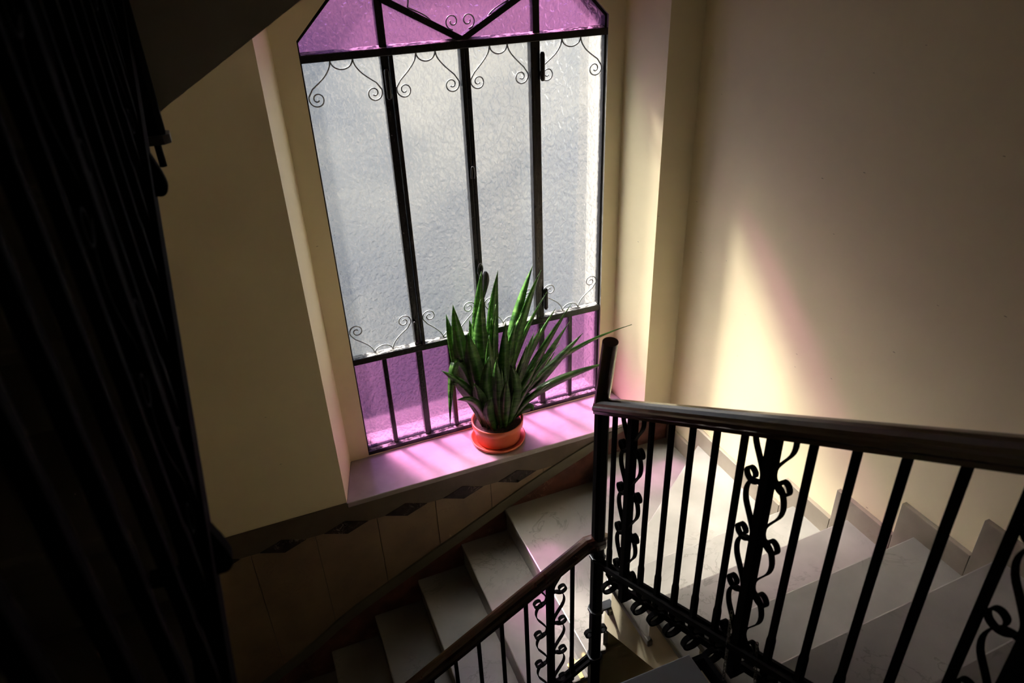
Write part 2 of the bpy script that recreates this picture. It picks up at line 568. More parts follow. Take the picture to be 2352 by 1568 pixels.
# --- left flight (rises away from the viewer), and the flight above the window
XWL = -0.175        # its well-side edge
f3 = empty('stair_flight', (-0.7, -2.0, 1.6), 'dark marble flight behind the near black balusters on the left', 'stairs')
TY = 0.286
ly = [-2.888 + TY * (j - 1) for j in range(1, 9)]
for j in range(1, 8):
    z = 1.512 + RISE * j
    tread([(XL + .002, ly[j - 1]), (XWL, ly[j - 1]), (XWL, ly[j] + 0.05), (XL + .002, ly[j] + 0.05)], z, f3)
    MB().box((XL + .003, ly[j - 1] + 0.022, z - RISE), (XWL - .02, ly[j - 1] + 0.045, z - TK)).build('riser', 'tread', f3)
prof = [(-2.93, 1.512 - TK)]
for j in range(1, 8):
    zt = 1.512 + RISE * (j - 1) - TK
    prof += [(ly[j - 1] + .03, zt), (ly[j - 1] + .03, zt + RISE)]
prof += [(-0.85, 1.512 + 7 * RISE - TK), (-0.85, 2.48), (-1.07, 2.42), (-2.93, 1.33)]
MB().prism(prof, 'x', XL + 0.004, XWL - 0.02).build('stair_body', 'cream', f3)

f4 = empty('stair_flight', (0.3, -0.5, 2.3), 'shadowed sloping underside of the flight above, over the window', 'stairs')


def sof(x):
    return 2.515 + 0.587 * (x + 0.18)


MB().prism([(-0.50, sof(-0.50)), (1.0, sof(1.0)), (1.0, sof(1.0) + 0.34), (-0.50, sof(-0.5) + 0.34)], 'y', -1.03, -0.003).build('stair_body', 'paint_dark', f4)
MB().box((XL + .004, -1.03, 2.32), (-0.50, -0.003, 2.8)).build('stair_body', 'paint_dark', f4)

# ------------------------------------------------------------------ marble dado below the sill
dado = empty('trim_1', (0.4, 0, 0.2), 'marble dado with black diamond inlays below the window', kind='structure')
band_top = smooth_path([(-1.2, -1.17), (-0.6, -0.79), (-0.171, -0.545), (0.095, -0.37), (0.73, -0.07), (1.15, 0.132), (1.40, 0.238), (1.58, 0.302), (1.74, 0.345), (1.90, 0.3645)], 3)


def bt(x):
    for (x0, z0), (x1, z1) in zip(band_top, band_top[1:]):
        if x0 <= x <= x1:
            return z0 + (z1 - z0) * (x - x0) / (x1 - x0)
    return band_top[-1][1]


MB().prism([(-1.2, -1.15), (1.40, 0.15), (1.40, 0.21), (-1.2, 0.21)], 'y', -0.0005, -0.002).build('backing', 'capband', dado)
JX = [-1.2, -0.997, -0.675, -0.353, -0.031, 0.291, 0.613, 0.935, 1.257, 1.40]
for a, b in zip(JX, JX[1:]):
    a2, b2 = a + 0.0015, b - 0.0015
    za, zb2 = min(bt(a2) - 0.04, 0.19), min(bt(b2) - 0.04, 0.19)
    MB().prism([(a2, za), (b2, zb2), (b2, 0.206), (a2, 0.206)], 'y', -0.001, -0.006).build('panel', 'dado', dado, bevel=0.0012)
MB().prism([(XL + .003, 0.208), (XR - 0.24, 0.208), (XR - 0.01, 0.25), (XR - .01, SILL - .002), (NX1, SILL - .002), (NX1, SILL - .032), (NX0, SILL - .032), (NX0, SILL - .002), (XL + .003, SILL - .002)], 'y', -0.001, -0.008).build('top_band', 'capband', dado, bevel=0.0015)
for cx in [-1.158 + 0.322 * i for i in range(0, 8)]:
    if bt(min(cx, 1.8)) > 0.2:
        continue
    MB().prism([(cx - 0.115, 0.208), (cx, 0.163), (cx + 0.115, 0.208), (cx, 0.252)], 'y', -0.002, -0.0105).build('diamond', 'diamond', dado)
low = [(x, z - (0.072 if x < 1.5 else 0.072 * max(0.2, (2.0 - x) / 0.5))) for x, z in band_top]
MB().prism(band_top + low[::-1], 'y', -0.002, -0.018).build('sloping_band', 'greyband', dado, bevel=0.002)
red = [(x, z + 0.01) for x, z in low] + [(2.08, 0.30), (2.08, -0.10), (1.02, -0.22), (0.73, -0.40), (0.45, -0.57), (0.18, -0.74), (-0.1, -0.90), (-0.37, -1.07), (-0.64, -1.24), (-1.2, -1.40)]
MB().prism(red, 'y', -0.0015, -0.012).build('sloping_skirting', 'red', dado)

# skirting on the right wall, one board for each step
bb = empty('baseboard_right', (XR, -1.2, 0.4), 'stone skirting stepping up along the right wall', kind='structure')
SKH = 0.10


def skirt(y0, y1, z0, z1):
    MB().box((XR - 0.022, y0, z0), (XR - 0.001, y1, z1)).build('skirting_board', 'skirt', bb, bevel=0.002)


skirt(-0.021, -0.272, RISE, RISE + SKH)
skirt(-0.274, -0.972, 2 * RISE - 0.16, 2 * RISE + SKH)
for k in range(0, 6):
    z = RISE * (3 + k)
    skirt(ny[k] + 0.079, ny[k + 1] + 0.081, z - RISE * 0.98, z + SKH)

# ------------------------------------------------------------------ the window
win = empty('window_1', (1.06, 0.34, 0.37), 'tall black iron window with clear and violet hammered glass', kind='structure')
# stone sill filling the niche
MB().prism([(NX0 + .0, -0.012), (NX1, -0.012), (NX1, 0.0), (BX1, BY), (1.79, BY), (1.79, 0.40), (0.33, 0.40), (0.33, BY), (BX0, BY), (NX0, 0.0)], 'z', SILL - 0.032, SILL).build('window_sill', 'sill', win, bevel=0.005)
FY0, FY1 = 0.335, 0.372
zt, zc = 2.442, 0.968        # transom, casement foot


def bar(name, x0, x1, z0, z1, y0=FY0, y1=FY1, mat='frame'):
    return MB().box((x0, y0, z0), (x1, y1, z1)).build(name, mat, win, bevel=0.003)


def sbar(name, a, b, wd, y0=FY0, y1=FY1):
    (x0, z0), (x1, z1) = a, b
    l = math.hypot(x1 - x0, z1 - z0)
    px, pz = -(z1 - z0) / l * wd / 2, (x1 - x0) / l * wd / 2
    return MB().prism([(x0 + px, z0 + pz), (x1 + px, z1 + pz), (x1 - px, z1 - pz), (x0 - px, z0 - pz)], 'y', y0, y1).build(name, 'frame', win, bevel=0.002)


bar('frame_stile', 0.329, 0.350, 0.372, 2.525)
bar('frame_stile', 1.766, 1.789, 0.372, 2.525)
bar('frame_rail', 0.329, 1.789, 0.366, 0.392, 0.320, 0.372)
bar('frame_rail', 0.350, 1.766, 0.392, 0.404, 0.345, 0.372)
sbar('frame_rail', (0.338, 2.512), (0.60, 2.768), 0.026)
sbar('frame_rail', (1.780, 2.512), (1.52, 2.768), 0.026)
bar('frame_rail', 0.58, 1.54, 2.755, 2.78)
bar('transom', 0.340, 1.780, 2.426, 2.458, 0.322, 0.372)
bar('transom', 0.340, 1.780, 0.950, 0.985, 0.326, 0.372)
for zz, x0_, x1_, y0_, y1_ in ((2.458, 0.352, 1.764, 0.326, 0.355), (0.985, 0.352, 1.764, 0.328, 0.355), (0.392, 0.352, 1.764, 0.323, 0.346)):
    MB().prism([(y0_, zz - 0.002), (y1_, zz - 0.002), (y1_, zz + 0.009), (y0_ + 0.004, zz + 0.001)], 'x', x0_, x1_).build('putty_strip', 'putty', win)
MX = [0.697, 1.060, 1.412]
bar('mullion', 0.680, 0.714, 0.39, 2.765)
bar('mullion', 1.396, 1.430, 0.39, 2.765)
# casement stiles, two leaves meeting in the middle
bar('casement_stile', 0.716, 0.734, 0.985, 2.426, 0.325, 0.366)
bar('casement_stile', 1.378, 1.395, 0.985, 2.426, 0.325, 0.366)
bar('casement_stile', 1.037, 1.058, 0.985, 2.426, 0.322, 0.366)
bar('casement_stile', 1.061, 1.081, 0.985, 2.426, 0.328, 0.366)
# glazing bars of the violet foot panes
for x in (0.508, 0.869, 1.060, 1.236, 1.594):
    bar('glazing_bar', x - 0.012, x + 0.012, 0.39, 0.955, 0.338, 0.370)
sbar('glazing_bar', (1.055, 2.462), (0.697, 2.655), 0.028)
sbar('glazing_bar', (1.055, 2.462), (1.412, 2.655), 0.028)

GY0, GY1 = 0.3565, 0.3605


def pane(poly, mat):
    return MB().prism(poly, 'y', GY0, GY1).build('pane', mat, win)


def rect(x0, x1, z0, z1):
    return [(x0, z0), (x1, z0), (x1, z1), (x0, z1)]


for x0, x1 in ((0.345, 0.686), (0.728, 1.045), (1.074, 1.384), (1.424, 1.772)):
    pane(rect(x0, x1, 0.978, 2.432), 'clear')
xs = [0.345, 0.508, 0.697, 0.869, 1.060, 1.236, 1.412, 1.594, 1.772]
for a, b in zip(xs, xs[1:]):
    pane(rect(a, b, 0.396, 0.956), 'violet')
pane([(0.345, 2.452), (0.690, 2.452), (0.690, 2.765), (0.60, 2.765), (0.345, 2.516)], 'violet')
pane([(1.420, 2.452), (1.772, 2.452), (1.772, 2.516), (1.52, 2.765), (1.420, 2.765)], 'violet')
pane([(0.703, 2.452), (1.055, 2.452), (0.703, 2.645)], 'violet')
pane([(1.055, 2.452), (1.407, 2.452), (1.407, 2.645)], 'violet')
pane([(0.703, 2.66), (1.055, 2.468), (1.407, 2.66), (1.407, 2.765), (0.703, 2.765)], 'violet')


def spiral(cx, cz, r0, r1, a0, turns, n=26):
    return [(cx + (r0 + (r1 - r0) * i / n) * math.cos(a0 + turns * 2 * math.pi * i / n),
             cz + (r0 + (r1 - r0) * i / n) * math.sin(a0 + turns * 2 * math.pi * i / n)) for i in range(n + 1)]


def wire(path, y=0.349, r=0.0034):
    return MB().tube([(x, y, z) for x, z in path], r, 6).build('scroll', 'wire', win, smooth=True)


for x0, x1 in ((0.350, 0.680), (0.734, 1.037), (1.081, 1.378), (1.430, 1.766)):
    wd = x1 - x0
    for base, s in ((2.426, -1), (0.985, 1)):
        k = 1.0
        cxm = (x0 + x1) / 2
        hw = wd * 0.145
        wire([(cxm + hw * math.cos(math.pi * i / 14), base + s * 0.040 * math.sin(math.pi * i / 14)) for i in range(15)])
        for sd in (-1, 1):
            edge = cxm + sd * (wd / 2 - 0.005)
            R0 = 0.037
            c = (edge - sd * R0, base + s * 0.150)
            pre = smooth_path([(cxm + sd * hw, base), (cxm + sd * (hw + 0.008), base + s * 0.030), (cxm + sd * (hw + 0.036), base + s * 0.066),
                               (edge - sd * 0.022, base + s * 0.108)], 5)
            # arrives at the outer edge, goes round below and winds inwards
            sp = []
            for i in range(0, 34):
                t = i / 33
                rr = R0 * (1 - 0.80 * t)
                a = -0.35 + t * 2 * math.pi * 1.45
                sp.append((c[0] + sd * rr * math.cos(a), c[1] + s * rr * math.sin(a)))
            wire(pre + sp)
# scrolls in the fan above the transom
for sd in (-1, 1):
    c = (1.055 + sd * 0.036, 2.537)
    sp = []
    for i in range(0, 30):
        t = i / 29
        rr = 0.034 * (1 - 0.75 * t)
        a = math.pi + 0.4 + t * 2 * math.pi * 1.3
        sp.append((c[0] - sd * rr * math.cos(a) * -1, c[1] + rr * math.sin(a)))
    pre = smooth_path([(1.055 + sd * 0.23, 2.605), (1.055 + sd * 0.15, 2.565), (1.055 + sd * 0.095, 2.505), (1.055 + sd * 0.05, 2.497)], 5)
    wire(pre)
    wire([(c[0] + sd * (0.034 * (1 - 0.75 * i / 29)) * math.cos(-math.pi / 2 - 2 * math.pi * 1.3 * i / 29 * -1), c[1] + (0.034 * (1 - 0.75 * i / 29)) * math.sin(-math.pi / 2 - 2 * math.pi * 1.3 * i / 29 * -1)) for i in range(30)])
    wire(smooth_path([(1.055 + sd * 0.23, 2.605), (1.055 + sd * 0.225, 2.64), (1.055 + sd * 0.25, 2.67)], 4))
# hinges
for hx, hz in ((0.697, 2.31), (0.690, 1.07), (1.436, 2.315), (1.436, 1.10)):
    MB().tube([(hx, 0.322, hz - 0.065), (hx, 0.322, hz - 0.055), (hx, 0.322, hz + 0.055), (hx, 0.322, hz + 0.065)], [0.007, 0.0115, 0.0115, 0.007], 10).build('hinge', 'frame', win, smooth=True)
# bolt and handle on the meeting stiles
MB().tube([(1.058, 0.312, 1.0), (1.058, 0.312, 1.36)], 0.009, 8).build('bolt_rod', 'frame', win)
MB().tube(smooth_path([(1.050, 0.318, 1.84), (1.048, 0.305, 1.87), (1.052, 0.300, 1.90), (1.060, 0.305, 1.87), (1.060, 0.318, 1.84)], 4), 0.006, 8).build('catch', 'frame', win, smooth=True)
MB().tube(smooth_path([(1.052, 0.318, 1.33), (1.050, 0.300, 1.37), (1.058, 0.296, 1.395), (1.068, 0.300, 1.37), (1.068, 0.318, 1.33)], 4), 0.007, 8).build('catch', 'frame', win, smooth=True)
MB().tube(smooth_path([(1.062, 0.30, 1.20), (1.072, 0.285, 1.26), (1.080, 0.28, 1.32), (1.080, 0.285, 1.355)], 4), [0.010, 0.010, 0.011, 0.013, 0.014, 0.016, 0.017, 0.018, 0.017, 0.016, 0.014, 0.010, 0.006], 10).build('handle', 'frame', win, smooth=True)


# ------------------------------------------------------------------ railings
SL = 0.587
UNIT = [(.0148, 0), (.033, -.0025), (.0525, -.015), (.064, -.048), (.059, -.083), (.039, -.118), (.021, -.15), (.0165, -.17), (.021, -.188),
        (.036, -.202), (.052, -.2055), (.067, -.199), (.0725, -.185), (.066, -.171), (.053, -.167), (.0415, -.175), (.041, -.188)]
UNITP = smooth_path(UNIT, 3)
HAND = [(-0.026, 0.0), (0.026, 0.0), (0.027, 0.012), (0.0315, 0.018), (0.0315, 0.030), (0.0285, 0.036), (0.0265, 0.046), (0.019, 0.056), (0.008, 0.0605),
        (-0.008, 0.0605), (-0.019, 0.056), (-0.0265, 0.046), (-0.0285, 0.036), (-0.0315, 0.030), (-0.0315, 0.018), (-0.027, 0.012)]


class Rail:
    """a sloping railing: u runs horizontally along it, w points into the well, v is height"""

    def __init__(self, origin, udir, wdir, slope, label, off_rail, off_hand, curl=1):
        self.curl = curl
        self.o, self.u, self.w, self.s = Vector(origin), Vector(udir), Vector(wdir), slope
        self.rail, self.hand = off_rail, off_hand       # heights above origin at u=0
        self.root = empty('stair_railing', origin, label, 'railing', 'black iron stair railings')
        self.proto = {}

    def P(self, u, w, v):
        return self.o + self.u * u + self.w * w + Vector((0, 0, v))

    def shear(self, name, mat, prof, u0, u1, v0, bevel=0.0, smooth=False):
        rings = [[self.P(u, pw, v0 + self.s * u + pv) for pw, pv in prof] for u in (u0, u1)]
        return MB().loft(rings).build(name, mat, self.root, smooth, bevel)

    def handrail(self, u0, u1):
        return self.shear('handrail', 'wood', HAND, u0, u1, self.hand)

    def rails(self, u0, u1):
        # channel-shaped foot rail: two flats joined below
        prof = [(-0.019, -0.024), (0.019, -0.024), (0.019, 0.0), (0.009, 0.0), (0.009, -0.012), (-0.009, -0.012), (-0.009, 0.0), (-0.019, 0.0)]
        self.shear('foot_rail', 'iron', prof, u0, u1, self.rail)

    def flat(self, u0, u1, dv, w):
        self.shear('string_bar', 'iron', [(w - 0.006, -0.028), (w + 0.006, -0.028), (w + 0.006, 0), (w - 0.006, 0)], u0, u1, self.rail + dv)

    def baluster(self, u):
        dv = self.s * u
        d = self.u * u + Vector((0, 0, dv))
        if 'b' in self.proto:
            copy_part(self.proto['b'], self.root, d)
            return
        g = MB()
        h = 0.007
        r, t = self.rail, self.hand + 0.01
        a = MB()

        def sq(v, hh):
            return [self.P(-hh, -hh, v), self.P(hh, -hh, v), self.P(hh, hh, v), self.P(-hh, hh, v)]
        g.loft([sq(r - 0.055, 0.0085), sq(r + 0.085, 0.0085), sq(r + 0.10, h), sq(t, h)])
        # foot bends back to the steps, then curls into a ring towards the well
        path = [(0, -0.045), (-0.001, -0.066), (-0.012, -0.080), (-0.030, -0.086), (-0.044, -0.099), (-0.046, -0.118), (-0.036, -0.136), (-0.016, -0.147)]
        for i in range(0, 19):
            an = math.radians(-75 + i * 20)
            path.append((0.004 + 0.026 * math.cos(an) - 0.006, -0.122 + 0.026 * math.sin(an)))
        path = [(p[0], r + p[1]) for p in smooth_path(path, 2)]
        if self.curl:
            g.ribbon(path, 0.008, 0.018, lambda a_, b_, w_: self.P(w_, a_ * self.curl, b_))
        ob = g.build('baluster', 'iron', self.root)
        # store it as if at u = 0 and shift
        self.proto['b'] = ob
        ob.location += d

    def baluster_all(self, us):
        for u in us:
            if 'b' in self.proto:
                o = self.proto['b'].copy()
                C.objects.link(o)
                o.parent = self.root
                o.location = self.u * u + Vector((0, 0, self.s * u))
            else:
                self.baluster(u)

    def post(self, u, foot=True):
        dv = self.s * u
        d = self.u * u + Vector((0, 0, dv))
        if 'p' in self.proto:
            p = self.proto['p'].copy()
            C.objects.link(p)
            p.parent = self.root
            p.location = d
            for ch in list(self.proto['p'].children):
                c = ch.copy()
                C.objects.link(c)
                c.parent = p
            return p
        g = MB()
        h = 0.0135
        r, t = self.rail, self.hand + 0.01

        def sq(v, hh):
            return [self.P(-hh, -hh, v), self.P(hh, -hh, v), self.P(hh, hh, v), self.P(-hh, hh, v)]
        g.loft([sq(r - 0.135, h), sq(t, h)])
        # foot strap reaching back to the steps
        g.loft([[self.P(-h, 0.0, r - 0.135), self.P(h, 0.0, r - 0.135), self.P(h, 0.0, r - 0.127), self.P(-h, 0.0, r - 0.127)],
                [self.P(-h, -0.075, r - 0.125), self.P(h, -0.075, r - 0.125), self.P(h, -0.075, r - 0.117), self.P(-h, -0.075, r - 0.117)]])
        p = g.build('post', 'iron', self.root)
        for sd in (-1, 1):
            for k in range(0, 4):
                top = r + 0.215 + 0.19 * k + sd * self.s * 0.035
                pts = UNITP
                if k == 3:
                    # the topmost scroll disappears into the handrail
                    last = max([q for q, (a, b) in enumerate(pts) if q < 24 and top + b > self.hand + sd * a * self.s + 0.02] or [0])
                    pts = pts[last:]
                pth = [(sd * a, top + b) for a, b in pts]
                g2 = MB().ribbon(pth, 0.0036, 0.016, lambda a_, b_, w_: self.P(a_, w_, b_))
                g2.build('scroll', 'iron', p)
        p.location = d
        self.proto['p'] = p
        return p


# --- right flight
Y0 = -1.085
zr = 0.504 + 0.587 * (-1.053 - Y0) + 0.10
RR = Rail((1.021, Y0, 0.0), (0, -1, 0), (-1, 0, 0), 0.574, 'black iron railing with mahogany handrail rising along the sunlit right flight', zr + 0.02, 1.377)
RR.handrail(-0.018, 1.85)
RR.rails(0.0, 1.85)
RR.flat(0.03, 1.85, -0.115, -0.042)
RR.baluster_all([0.093, 0.315, 0.418, 0.515, 0.615, 0.717, 0.925, 1.030, 1.133, 1.236, 1.335, 1.54, 1.64, 1.74])
for u in (0.207, 0.814, 1.42):
    RR.post(u)
# newel at the corner of the well
OCTP = [(0.0235, 0.013), (0.013, 0.0235), (-0.013, 0.0235), (-0.0235, 0.013), (-0.0235, -0.013), (-0.013, -0.0235), (0.013, -0.0235), (0.0235, -0.013)]


def octa(cx, cy, z0, z1, k=1.0):
    return [[(cx + a * k, cy + b * k, z) for a, b in OCTP] for z in (z0, z1)]


MB().loft(octa(1.021, Y0, -0.42, 1.40)).build('newel_post', 'iron', RR.root)
for z, k in ((0.655, 1.33), (0.335, 1.33), (0.03, 1.33)):
    MB().loft(octa(1.021, Y0, z, z + 0.014, k)).build('collar', 'iron_worn', RR.root, bevel=0.003)
MB().box((1.03, Y0 - 0.02, 0.337), (1.10, Y0 + 0.02, 0.347)).build('bracket', 'iron_worn', RR.root)
for sx in (-1, 1):
    ring = [(1.021 + sx * (0.034 + 0.016 * math.cos(a)), 0.205 + 0.018 * math.sin(a)) for a in [math.radians(200 + 22 * i) for i in range(17)]]
    MB().ribbon(ring, 0.006, 0.018, lambda a_, b_, w_: (a_, Y0 - 0.004 + w_, b_)).build('curl', 'iron', RR.root)
# upright stub of handrail above the newel
HP = [(0.027 * math.cos(a), 0.026 * math.sin(a)) for a in [2 * math.pi * i / 28 for i in range(28)]]
ax = Vector((0, -0.052, 0.303)).normalized()
side = Vector((-0.985, 0.17, 0))
nrm = ax.cross(side).normalized()
base = Vector((1.021, Y0 + 0.008, 1.408))
rings = [[base + side * pw + nrm * -pv + ax * t for pw, pv in HP] for t in (0.0, 0.285)]
MB().loft(rings).build('handrail_stub', 'wood', RR.root)

# --- flight below the window
LR = Rail((1.021, -1.083, 0.0), (-1, 0, 0), (0, -1, 0), -0.600, 'black iron railing with mahogany handrail sloping down left in front of the lower steps', 0.05, 0.748)
LR.handrail(0.055, 1.60)
LR.rails(0.0, 1.60)
LR.baluster_all([0.112, 0.320, 0.428, 0.530, 0.632, 0.735, 0.94, 1.04, 1.14])
for u in (0.213, 0.838):
    LR.post(u)
MB().loft([[LR.P(u, pw, 0.748 - 0.033 + pv) for pw, pv in HAND] for u in (0.056, -0.022)] + [[LR.P(-0.058, pw * 0.25, 0.748 - 0.02 + pv * 0.45) for pw, pv in HAND]]).build('handrail_end', 'wood', LR.root)

# --- left flight, close to the viewer
LY0 = -2.888
zl = 1.68 + 0.10
GL = Rail((-0.153, LY0, 0.0), (0, 1, 0), (1, 0, 0), 0.587, 'black iron railing close to the viewer on the left edge', zl, zl + 0.772, 0)
GL.handrail(-0.05, 1.82)
GL.rails(-0.05, 1.82)
GL.flat(-0.05, 1.80, -0.135, 0.0)
GL.baluster_all([0.296, 0.398, 0.500, 0.602, 0.704, 0.908, 1.010, 1.112, 1.214, 1.316, 1.52, 1.622])
for u in (0.806, 1.418):
    GL.post(u)
for u in (0.806, 1.418):
    tongue = smooth_path([(-0.012, 0.0), (0.006, -0.03), (0.022, -0.075), (0.030, -0.105), (0.031, -0.124), (0.022, -0.136), (0.008, -0.134), (-0.004, -0.115), (-0.012, -0.06)], 3)
    rr_ = [[GL.P(u + w_, a, GL.rail + GL.s * u + b) for a, b in tongue] for w_ in (-0.013, 0.013)]
    MB().loft(rr_).build('curl', 'iron', GL.root, bevel=0.003)
MB().loft(octa(-0.153, -1.075, 2.49, 3.7)).build('newel_post', 'iron', GL.root)
MB().loft(octa(-0.153, -1.075, 2.485, 2.505, 1.35)).build('collar', 'iron_worn', GL.root)
MB().tube([(-0.153, -1.075, 2.43), (-0.153, -1.075, 2.49)], 0.008, 8).build('pin', 'iron', GL.root)

# ------------------------------------------------------------------ potted snake plant
PX, PY = 1.058, 0.170
sa = MB().lathe([(0.0, 0.001), (0.125, 0.0), (0.150, 0.004), (0.156, 0.022), (0.150, 0.023), (0.144, 0.010), (0.0, 0.008)], (PX, PY, SILL), 40).build('plant_saucer', 'terracotta', smooth=True)
tag(sa, 'round terracotta saucer on the sill under the plant pot', 'saucer')
pl = empty('potted_plant', (PX, PY, SILL + 0.009), 'tall green snake plant in a terracotta pot on the window sill', 'plant')
pz = SILL + 0.009
MB().lathe([(0.0, 0.0), (0.118, 0.0), (0.124, 0.006), (0.136, 0.088), (0.144, 0.092), (0.147, 0.128), (0.143, 0.132), (0.137, 0.128), (0.130, 0.095), (0.0, 0.09)], (PX, PY, pz), 44).build('pot', 'terracotta', pl, smooth=True)
MB().lathe([(0.0, 0.112), (0.05, 0.114), (0.1, 0.109), (0.136, 0.104), (0.136, 0.09)], (PX, PY, pz), 30).build('soil', 'soil', pl)


def leaf(base, ctrl, tip, width, face=None, twist=0.0, cup=0.25):
    b, c, t = Vector(base), Vector(ctrl), Vector(tip)
    n_ = 12
    fc = Vector(face) if face else Vector((-0.3, -0.85, 0.35))
    rings = []
    for i in range(n_ + 1):
        s = i / n_
        p = b * (1 - s) ** 2 + c * 2 * s * (1 - s) + t * s * s
        tg = ((c - b) * (1 - s) + (t - c) * s).normalized()
        sd = tg.cross(fc)
        if sd.length < 1e-4:
            sd = Vector((1, 0, 0))
        sd.normalize()
        nn = sd.cross(tg).normalized()
        q = Matrix.Rotation(twist * s, 3, tg)
        sd, nn = q @ sd, q @ nn
        prof_w = (0.26 + 0.74 * math.sin(min(1.0, s / 0.55) * math.pi / 2)) if s < 0.55 else max(0.02, (1 - ((s - 0.55) / 0.45) ** 2.0))
        hw = width / 2 * prof_w
        rings.append([p - sd * hw + nn * (-hw * cup), p + nn * 0.0015, p + sd * hw + nn * (-hw * cup), p - nn * 0.0025])
    return MB().loft(rings).build('leaf', 'leaf', pl, smooth=True)


ZS = pz + 0.10
# (base dx, dy), tip (x, y, z), bow (dx, dy, dz) of the middle, width, twist
LV = [
    ((0.02, 0.05), (1.118, 0.20, 1.385), (-0.03, 0.0, 0.02), 0.058, 0.5),
    ((-0.03, 0.05), (1.030, 0.20, 1.400), (-0.05, 0.0, 0.0), 0.062, 0.2),
    ((-0.05, 0.03), (1.000, 0.15, 1.270), (-0.03, 0.0, 0.0), 0.075, -0.2),
    ((0.06, 0.07), (1.365, 0.22, 1.330), (0.02, 0.0, 0.05), 0.060, 0.8),
    ((0.05, 0.06), (1.335, 0.26, 1.345), (0.00, 0.0, 0.05), 0.058, -0.5),
    ((-0.09, 0.01), (0.845, 0.12, 1.290), (-0.05, 0.0, 0.0), 0.070, 0.2),
    ((-0.10, 0.03), (0.822, 0.18, 1.215), (-0.05, 0.0, 0.0), 0.055, 0.4),
    ((-0.06, -0.01), (0.905, 0.10, 1.130), (-0.03, 0.0, 0.0), 0.080, 0.1),
    ((0.08, 0.05), (1.541, 0.22, 1.090), (-0.02, 0.0, -0.06), 0.050, 0.6),
    ((0.09, 0.03), (1.520, 0.20, 0.995), (0.0, 0.0, -0.05), 0.042, 0.3),
    ((0.09, 0.02), (1.580, 0.15, 0.935), (-0.02, 0.0, -0.04), 0.060, 0.3),
    ((0.10, 0.00), (1.895, 0.15, 0.915), (-0.08, 0.0, 0.10), 0.040, 0.9),
    ((0.10, -0.02), (1.745, 0.10, 0.735), (-0.10, 0.0, 0.06), 0.058, 0.5),
    ((0.11, 0.03), (1.45, 0.24, 0.80), (0.02, 0.0, -0.02), 0.035, 0.2),
    ((-0.10, -0.03), (0.742, 0.08, 0.960), (0.02, 0.0, 0.02), 0.045, 0.3),
    ((-0.11, -0.02), (0.800, 0.09, 0.86), (-0.03, 0.0, 0.10), 0.046, 0.5),
    ((-0.09, -0.06), (0.795, 0.02, 0.80), (0.00, 0.0, 0.08), 0.040, -0.3),
    ((-0.11, 0.0), (0.76, 0.08, 0.60), (-0.06, 0.0, 0.52), 0.040, 0.2),
    ((-0.04, -0.08), (0.985, 0.03, 1.005), (-0.05, 0.0, 0.0), 0.058, 0.3),
    ((0.00, -0.09), (1.020, 0.02, 0.985), (-0.02, 0.0, 0.0), 0.055, -0.5),
    ((0.03, -0.08), (1.095, 0.02, 0.930), (0.05, 0.0, 0.02), 0.060, -0.4),
    ((0.01, 0.0), (1.075, 0.14, 1.230), (-0.02, 0.0, 0.0), 0.030, 1.2),
    ((-0.01, 0.02), (1.055, 0.16, 1.150), (0.0, 0.0, 0.0), 0.060, 0.2),
    ((0.02, 0.0), (1.125, 0.14, 1.120), (0.01, 0.0, 0.0), 0.050, 0.3),
    ((0.04, 0.02), (1.190, 0.16, 1.10), (0.0, 0.0, 0.0), 0.052, 0.5),
    ((0.05, 0.05), (1.245, 0.20, 1.12), (-0.03, 0.0, 0.0), 0.070, -0.6),
    ((0.06, -0.01), (1.275, 0.12, 1.030), (0.02, 0.0, 0.0), 0.040, 0.5),
    ((0.05, -0.04), (1.215, 0.08, 0.99), (0.02, 0.0, 0.0), 0.048, 0.6),
    ((0.07, 0.0), (1.330, 0.14, 1.050), (0.0, 0.0, -0.03), 0.045, 0.3),
    ((0.08, -0.03), (1.300, 0.10, 0.87), (0.0, 0.0, 0.0), 0.045, 0.4),
    ((-0.02, -0.05), (1.010, 0.08, 1.10), (-0.02, 0.0, 0.0), 0.050, 0.4),
    ((0.00, -0.05), (1.080, 0.07, 0.90), (0.03, 0.0, 0.0), 0.050, 0.7),
    ((0.05, -0.08), (1.175, 0.03, 0.92), (0.0, 0.0, 0.0), 0.034, 1.0),
    ((-0.07, 0.06), (0.96, 0.24, 1.12), (0.0, 0.0, 0.0), 0.060, 0.0),
    ((0.0, 0.08), (1.10, 0.26, 1.17), (0.0, 0.0, 0.0), 0.055, 0.2),
    ((0.09, 0.06), (1.40, 0.26, 0.98), (0.0, 0.0, 0.0), 0.050, 0.1),
    ((0.11, -0.01), (1.26, 0.12, 0.53), (0.05, 0.0, 0.05), 0.050, 0.2),
    ((-0.05, -0.10), (0.985, 0.02, 0.76), (-0.04, 0.0, 0.02), 0.048, 0.5),
    ((-0.08, -0.05), (0.90, 0.04, 0.86), (-0.02, 0.0, 0.03), 0.060, -0.5),
]
